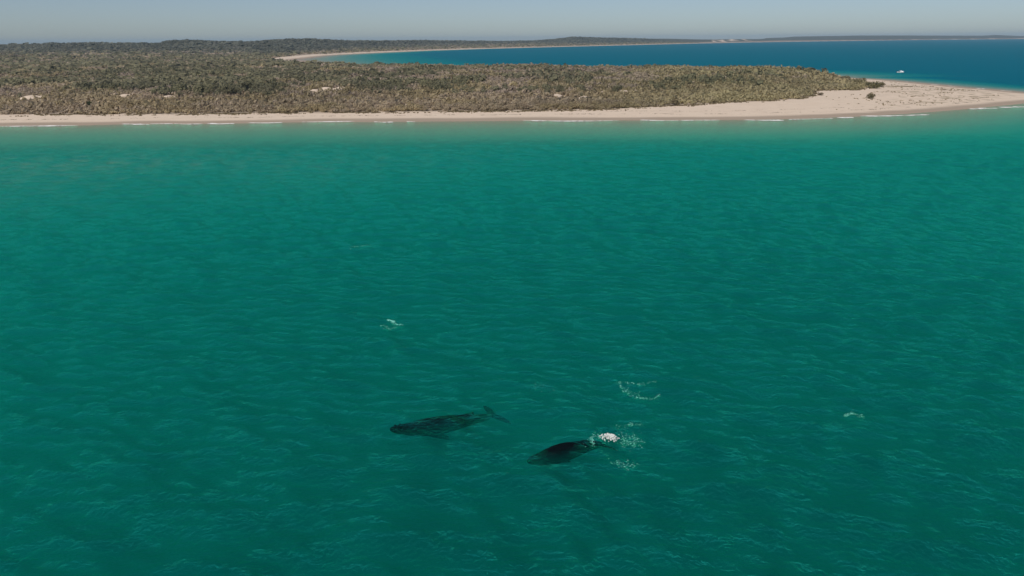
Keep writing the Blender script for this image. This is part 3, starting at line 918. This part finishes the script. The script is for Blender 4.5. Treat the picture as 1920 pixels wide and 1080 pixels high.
CH = {'x': [], 'y': [], 'z': [], 'kind': [], 'r': [], 'h': [], 'c': [], 'ring': [], 'edge': []}
for ring, (r0, r1, spc) in enumerate([(440, 720, 3.1), (720, 1120, 4.3), (1120, 2300, 8.2), (2300, 7200, 20.0)]):
    x, y = grid_pts(r0, r1, spc)
    s = sdist(x, y)
    edge = y - np.interp(x, EDGE_X, EDGE_Y, right=1e6)
    far = y > 1400
    keep = np.where(far, s > 60, (edge > 1.0 + 5 * (vnoise(x / 9, y / 9, 7) - 0.3)) & (s > 9) & (y < y_back(x)))
    keep &= bare(x, y) < 0.30
    keep &= rng.uniform(size=x.shape) > 0.04
    x, y, s, far = x[keep], y[keep], s[keep], far[keep]
    k, edge, n3, left, right = classify(x, y, s)
    z = ground_h(x, y, s)
    u = rng.uniform(size=x.shape)
    base = np.array([COL['shrub'], COL['dry'], COL['green']])[k]
    tan = np.array(COL['tan'])
    f = (sstep(0.5, 0.62, fbm(x / 22, y / 16, 2, 110)) * (edge < 90) * (k != 2))[:, None] * 0.7
    base = base * (1 - f) + tan * f
    olive = (sstep(0.50, 0.62, fbm(x / 30, y / 50, 2, 111)) * right * (k == 0))[:, None]
    base = base * (1 - 0.7 * olive) + np.array((0.255, 0.25, 0.125)) * 0.7 * olive
    strip = (1 - sstep(45, 95, edge)) * (edge > -20)
    calm = 0.45 + 0.35 * strip
    fmix = sstep(0.40, 0.60, fbm(x / 30, y / 22, 3, 122))[:, None]
    rgt = sstep(0.05, 0.22, np.arctan2(x, y))[:, None]
    field = np.array((0.40, 0.325, 0.235)) * (1 - fmix) + np.array((0.37, 0.30, 0.185)) * fmix
    field = field * (1 - rgt) + np.array((0.365, 0.315, 0.185)) * rgt
    cm = np.where(k != 2, calm, 0.22)[:, None]
    base = base * (1 - cm) + field * 1.28 * cm
    patch = 0.78 + 0.44 * fbm(x / 60, y / 90, 3, 121)
    base = base * patch[:, None]
    hf = sstep(0.12, 0.65, hills(x, y) / 30.0)[:, None]
    hillc = np.array(COL['hill']) * (0.6 + 0.9 * fbm(x / 60, y / 140, 3, 112)[:, None])
    base = base * (1 - hf * 0.9) + hillc * hf * 0.9
    base = base * rng.uniform(0.86, 1.12, x.shape)[:, None]
    rad_ = np.where(k == 2, rng.uniform(2.6, 4.6, x.shape), rng.uniform(2.0, 3.5, x.shape)) * np.interp(ring, [0, 1, 2, 3], [0.74, 0.98, 1.5, 2.7])
    hgt = np.where(k == 2, rng.uniform(4.0, 7.0, x.shape), np.where(k == 0, rng.uniform(3.0, 5.2, x.shape), rng.uniform(2.4, 4.4, x.shape))) * np.interp(ring, [0, 1, 2, 3], [1, 1.0, 0.95, 1.1])
    big = np.exp(rng.normal(0, 0.26, x.shape)); big = np.where((k == 2) & (rng.uniform(size=x.shape) < 0.12), big * 1.25, big); big = np.clip(big, 0.6, 1.5)
    rad_ = rad_ * big; hgt = hgt * (0.5 + 0.5 * big) * (0.82 + 0.36 * fbm(x / 35, y / 45, 2, 120))
    grow = 0.6 + 0.4 * sstep(0, 16, edge)
    hgt = hgt * np.where(far, 1, grow)
    for kk, v in zip(CH, (x, y, z, k, rad_, hgt, base, np.full(x.shape, ring), edge)):
        CH[kk].append(v)
CH = {k: np.concatenate(v) for k, v in CH.items()}

# plants singled out in the photograph: kind, px, py of the foot, radius, height, colour, name, label
SPECIAL = [
    (0, 1264, 196.6, 3.3, 4.8, (0.25, 0.205, 0.12), 'coastal_shrub', 'round olive bush standing alone on sand in front of the scrub'),
    (0, 1283, 191.5, 1.6, 3.0, (0.27, 0.22, 0.13), 'coastal_shrub', 'thin small shrub on sand just right of the lone round front bush'),
    (0, 1632, 183.5, 3.2, 4.4, (0.23, 0.195, 0.11), 'coastal_shrub', 'lone round bush on the open sand of the spit'),
    (1, 1537, 179.5, 2.7, 2.4, (0.33, 0.27, 0.19), 'dry_shrub', 'low pale dry bush on sand beside the scrub\'s corner'),
    (0, 1638, 167.0, 5.4, 6.6, (0.21, 0.19, 0.10), 'coastal_shrub', 'largest bushy clump at the seaward end of the scrub'),
    (0, 1650, 163.5, 4.2, 5.0, (0.23, 0.20, 0.105), 'coastal_shrub', 'bush at the very tip of the scrub next to the bay'),
    (0, 1626, 163.5, 3.6, 5.0, (0.22, 0.195, 0.105), 'coastal_shrub', 'bush just behind and left of the largest clump at the scrub\'s end'),
    (0, 1604, 160.0, 4.4, 6.6, (0.25, 0.215, 0.12), 'coastal_shrub', 'tall bush on the scrub\'s back crest left of its seaward end'),
    (0, 1585, 155.0, 4.6, 6.8, (0.25, 0.22, 0.125), 'coastal_shrub', 'highest bush on the scrub\'s right-hand crest above the bay'),
    (0, 1617, 158.5, 4.0, 6.4, (0.24, 0.21, 0.115), 'coastal_shrub', 'bush on the crest directly behind the largest clump'),
    (2, 1352, 129.0, 4.6, 6.8, (0.035, 0.055, 0.030), 'green_tree', 'dark green rounded tree alone on the skyline against the blue bay'),
    (2, 172, 203.5, 2.8, 4.8, (0.07, 0.085, 0.04), 'green_tree', 'darker green bush in the front scrub near the left end of the beach'),
    (2, 1366, 158.5, 3.4, 6.5, (0.10, 0.11, 0.05), 'green_tree', 'upright olive-green tree beside bare sand patches in the middle of the spit'),
]
for s_ in SPECIAL:
    x, y = at(s_[1], s_[2], 3.0)
    q = np.hypot(CH['x'] - x, CH['y'] - y) > s_[3] * 1.15
    for k in CH:
        CH[k] = CH[k][q]

# choose the plants that show largest as things of their own
dist = np.hypot(CH['x'], CH['y'])
pxs = 960 + F_PX * CH['x'] / (CH['y'] * math.cos(PITCH) + (CAM_H - CH['z']) * math.sin(PITCH))
inview = (pxs > -10) & (pxs < 1930)
own = np.zeros(len(dist), bool)
for k, nmax in ((0, 280), (1, 200), (2, 180)):
    idx = np.where((CH['kind'] == k) & inview & (dist < 1100))[0]
    idx = idx[np.argsort(dist[idx])][:nmax]
    own[idx] = True

# the rest, as one mass for each kind of cover
def scatter(name, sel, label, nq, size, kinds_size):
    tmpl = {}
    for k, kn in ((0, 'shrub'), (1, 'dry'), (2, 'green')):
        tmpl[k] = [crown_quads(nq, rng, size, kn, lobes=3 + nq // 10) for _ in range(7)]
    V, C = [], []
    idx = np.where(sel)[0]
    pick = rng.randint(7, size=len(idx))
    ang = rng.uniform(0, 6.28, len(idx))
    for k in (0, 1, 2):
        for j in range(7):
            ii = np.where((CH['kind'][idx] == k) & (pick == j))[0]
            if not len(ii): continue
            g = idx[ii]
            T = tmpl[k][j].reshape(-1, 3)
            ca, sa = np.cos(ang[ii])[:, None], np.sin(ang[ii])[:, None]
            X = (T[None, :, 0] * ca - T[None, :, 1] * sa) * CH['r'][g][:, None] + CH['x'][g][:, None]
            Y = (T[None, :, 0] * sa + T[None, :, 1] * ca) * CH['r'][g][:, None] + CH['y'][g][:, None]
            Z = T[None, :, 2] * CH['h'][g][:, None] + CH['z'][g][:, None] - 0.1
            V.append(np.stack([X, Y, Z], -1).reshape(-1, 3))
            shade = rng.uniform(0.88, 1.12, (len(g), T.shape[0] // 4, 1))
            cc = np.repeat((CH['c'][g][:, None, :] * shade), 4, axis=1)
            C.append(cc.reshape(-1, 3))
    V = np.concatenate(V); C = np.concatenate(C)
    me = np_mesh(name, V, np.arange(len(V)).reshape(-1, 4), smooth=False)
    a = me.attributes.new('tint', 'FLOAT_COLOR', 'POINT')
    a.data.foreach_set('color', np.concatenate([C, np.ones((len(C), 1))], 1).astype(np.float32).ravel())
    o = mesh_obj(name, me, FOL_STUFF)
    return tag(o, label, 'vegetation', kind='stuff')

scatter('scrub', ~own & (CH['ring'] == 0), 'dense grey-brown and olive coastal scrub covering the near dunes', 24, 0.30, None)
scatter('scrub', ~own & (CH['ring'] == 1), 'mixed dry and green scrub over the back of the spit', 16, 0.36, None)
scatter('woodland', CH['ring'] == 2, 'low woodland stretching inland at the left', 8, 0.52, None)
scatter('forest', CH['ring'] == 3, 'dark forest over the distant hills', 6, 0.60, None)

# low tufts of dune grass on the open sand, and the dark wrack left by the tide
def tufts(name, x, y, r_, h_, col, label, cat):
    s = sdist(x, y); z = ground_h(x, y, s)
    n = len(x); nq = 5
    Q = np.zeros((n, nq, 4, 3)); C = np.zeros((n, nq, 4, 3))
    for q in range(nq):
        a = rng.uniform(0, 6.28, n); lean = rng.uniform(0.2, 0.9, n)
        ux, uy = np.cos(a), np.sin(a)
        ox, oy = rng.normal(0, 0.4, n) * r_, rng.normal(0, 0.4, n) * r_
        for c, (w_, t_) in enumerate(((-.5, 0), (.5, 0), (.35, 1), (-.3, .9))):
            Q[:, q, c, 0] = x + ox - uy * w_ * r_ + ux * t_ * lean * r_
            Q[:, q, c, 1] = y + oy + ux * w_ * r_ + uy * t_ * lean * r_
            Q[:, q, c, 2] = z - 0.03 + t_ * h_
        C[:, q, :, :] = (np.array(col)[None, :] * rng.uniform(0.75, 1.2, n)[:, None])[:, None, :]
    me = np_mesh(name, Q.reshape(-1, 3), np.arange(n * nq * 4).reshape(-1, 4), smooth=False)
    a = me.attributes.new('tint', 'FLOAT_COLOR', 'POINT')
    a.data.foreach_set('color', np.concatenate([C.reshape(-1, 3), np.ones((n * nq * 4, 1))], 1).astype(np.float32).ravel())
    return tag(mesh_obj(name, me, FOL_STUFF), label, cat, kind='stuff')
n = 9000
tx = rng.uniform(120, 420, n); ty = rng.uniform(470, 830, n)
ts_ = sdist(tx, ty); ta = np.arctan2(tx, ty)
mask = sstep(0.46, 0.62, fbm(tx / 14, ty / 10, 3, 131)) * sstep(18, 34, ts_) * sstep(0.36, 0.44, ta) * (1 - sstep(0.50, 0.565, ta))
ed = ty - np.interp(tx, EDGE_X, EDGE_Y, right=1e6)
kp = (rng.uniform(size=n) < mask * 0.55) & (ed < 2)
tufts('dune_grass', tx[kp], ty[kp], rng.uniform(0.3, 0.9, kp.sum()), rng.uniform(0.15, 0.55, kp.sum()), (0.40, 0.325, 0.21), 'sparse low tufts of dune grass on the sand of the spit', 'grass')
n = 5200
tx = rng.uniform(-330, 330, n); ty = np.interp(tx, EDGE_X, EDGE_Y) - np.abs(rng.normal(0, 3.2, n)) + 1.0
kp = fbm(tx / 11, ty / 5, 3, 133) > 0.47
tufts('beach_grass', tx[kp], ty[kp], rng.uniform(0.3, 0.9, kp.sum()), rng.uniform(0.2, 0.6, kp.sum()), (0.31, 0.25, 0.15), 'thin grass creeping out of the scrub onto the top of the beach', 'grass')
FXs = np.array([p[0] for p in FRONT]); FYs = np.array([p[1] for p in FRONT])
n = 2600
tx = rng.uniform(-330, 330, n); ty = np.interp(tx, FXs, FYs) + 26 + 5 * (fbm(tx / 20, tx * 0, 2, 135) - 0.5) + rng.normal(0, 0.8, n) + np.where(rng.uniform(size=n) < 0.4, 13, 0)
kp = fbm(tx / 7, ty / 4, 2, 136) > 0.52
tufts('wrack', tx[kp], ty[kp], rng.uniform(0.2, 0.6, kp.sum()), rng.uniform(0.04, 0.12, kp.sum()), (0.20, 0.155, 0.11), 'broken dark line of seaweed and twigs washed up along the beach', 'wrack')

# plants as things of their own
def stem_mesh(kind, rg):
    bm = bmesh.new()
    ns = {0: 5, 1: 7, 2: 4}[kind]
    for i in range(ns):
        a = 6.283 * i / ns + rg.uniform(-.4, .4)
        p0 = Vector((0.06 * math.cos(a), 0.06 * math.sin(a), -0.05))
        p1 = Vector((0.25 * math.cos(a), 0.25 * math.sin(a), 0.38))
        p2 = Vector((0.62 * math.cos(a + .3), 0.62 * math.sin(a + .3), rg.uniform(0.65, 0.85)))
        prev = None
        for p, rr in ((p0, 0.055), (p1, 0.035), (p2, 0.010)):
            ring = [bm.verts.new(p + Vector((rr * math.cos(q * 1.2566), rr * math.sin(q * 1.2566), 0))) for q in range(5)]
            if prev:
                for q in range(5):
                    bm.faces.new((prev[q], prev[(q + 1) % 5], ring[(q + 1) % 5], ring[q]))
            prev = ring
    me = bpy.data.meshes.new('trunk'); bm.to_mesh(me); bm.free()
    me.materials.append(BARK)
    return me
TM = {}
for k, kn in ((0, 'shrub'), (1, 'dry'), (2, 'green')):
    TM[k] = []
    for j in range(6):
        Q = crown_quads(230, rng, 0.135, kn, lobes=8)
        me = np_mesh('crown', Q.reshape(-1, 3), np.arange(Q.shape[0] * 4).reshape(-1, 4), smooth=False)
        me.materials.append(FOL_OBJ)
        TM[k].append((me, stem_mesh(k, random.Random(100 * k + j))))
NAMES = ['coastal_shrub', 'dry_shrub', 'green_tree']
def plant(kind, x, y, z, rad_, h, col, name, label, cat, group=None):
    e = bpy.data.objects.new(name, None)
    e.empty_display_size = 0.5
    link(e)
    e.location = (x, y, z)
    e.rotation_euler = (0, 0, rng.uniform(0, 6.28))
    e.scale = (rad_, rad_, h)
    tag(e, label, cat, group)
    cm, sm = TM[kind][rng.randint(6)]
    for nm, me in (('crown', cm), ('trunk', sm)):
        c = bpy.data.objects.new(nm, me); sc.collection.objects.link(c)
        c.parent = e
        c.color = (*col, 1)

SECT = [(160, 'at the far left end'), (320, 'near the left end'), (480, 'well left of the middle'), (640, 'below the pale dune patch'), (800, 'left of the middle'), (960, 'just left of the middle'),
        (1120, 'just right of the middle'), (1230, 'left of the lone front bush'), (1310, 'around the lone front bush'), (1420, 'right of the lone front bush'), (1530, 'left of the scrub\'s sandy corner'), (2000, 'near the seaward tip')]
CATS = ['shrub', 'shrub', 'tree']
KIND = ['feathery shrub', 'dry shrub', 'leafy tree']
LQ = {k: np.quantile(CH['c'][own & (CH['kind'] == k)].mean(axis=1), (0.3, 0.7)) for k in (0, 1, 2)}
for i in np.where(own)[0]:
    k = int(CH['kind'][i])
    where = next(t for lim, t in SECT if pxs[i] < lim)
    c = CH['c'][i]
    lum = c.mean()
    tone = ('dark ' if lum < LQ[k][0] else 'pale ' if lum > LQ[k][1] else '')
    hue = 'green' if k == 2 else 'olive' if c[1] / c[0] > 0.87 else 'tan' if c[2] / c[0] < 0.56 else 'grey-brown'
    tall = 'tall' if CH['h'][i] > (4.0 if k != 2 else 5.6) else 'low'
    row = 'in the front row' if CH['edge'][i] < 9 else 'behind the front row' if CH['edge'][i] < 40 else 'deep in the scrub'
    lab = f'{tall} {tone}{hue} {KIND[k]} {row} {where}'
    plant(k, CH['x'][i], CH['y'][i], CH['z'][i], CH['r'][i] * 1.0, CH['h'][i], tuple(c), NAMES[k], lab, CATS[k], lab.split(' ', 1)[1])
for k, px, py, rr, h, col, name, label in SPECIAL:
    x, y = at(px, py, 3.0)
    z = float(ground_h(np.array([x]), np.array([y]), sdist(np.array([x]), np.array([y])))[0])
    plant(k, x, y, z, rr, h, col, name, label, 'tree' if k == 2 else 'shrub')

# ------------------------------------------------------------------ haze
bm = bmesh.new()
bmesh.ops.create_cube(bm, size=1.0, matrix=Matrix.Translation((0, 9500, 35.5)) @ Matrix.Diagonal((42000, 22000, 125, 1)))
me = bpy.data.meshes.new('haze'); bm.to_mesh(me); bm.free()
m, N, L, out = material('sea_haze')
pv = N('ShaderNodeVolumePrincipled', Density=4.6e-5, Color=(0.55, 0.77, 0.96, 1), Anisotropy=0.0)
L(pv.outputs[0], out.inputs['Volume'])
haze = mesh_obj('haze', me, m)
tag(haze, 'thin pale sea haze over the whole coast', 'haze', kind='stuff')
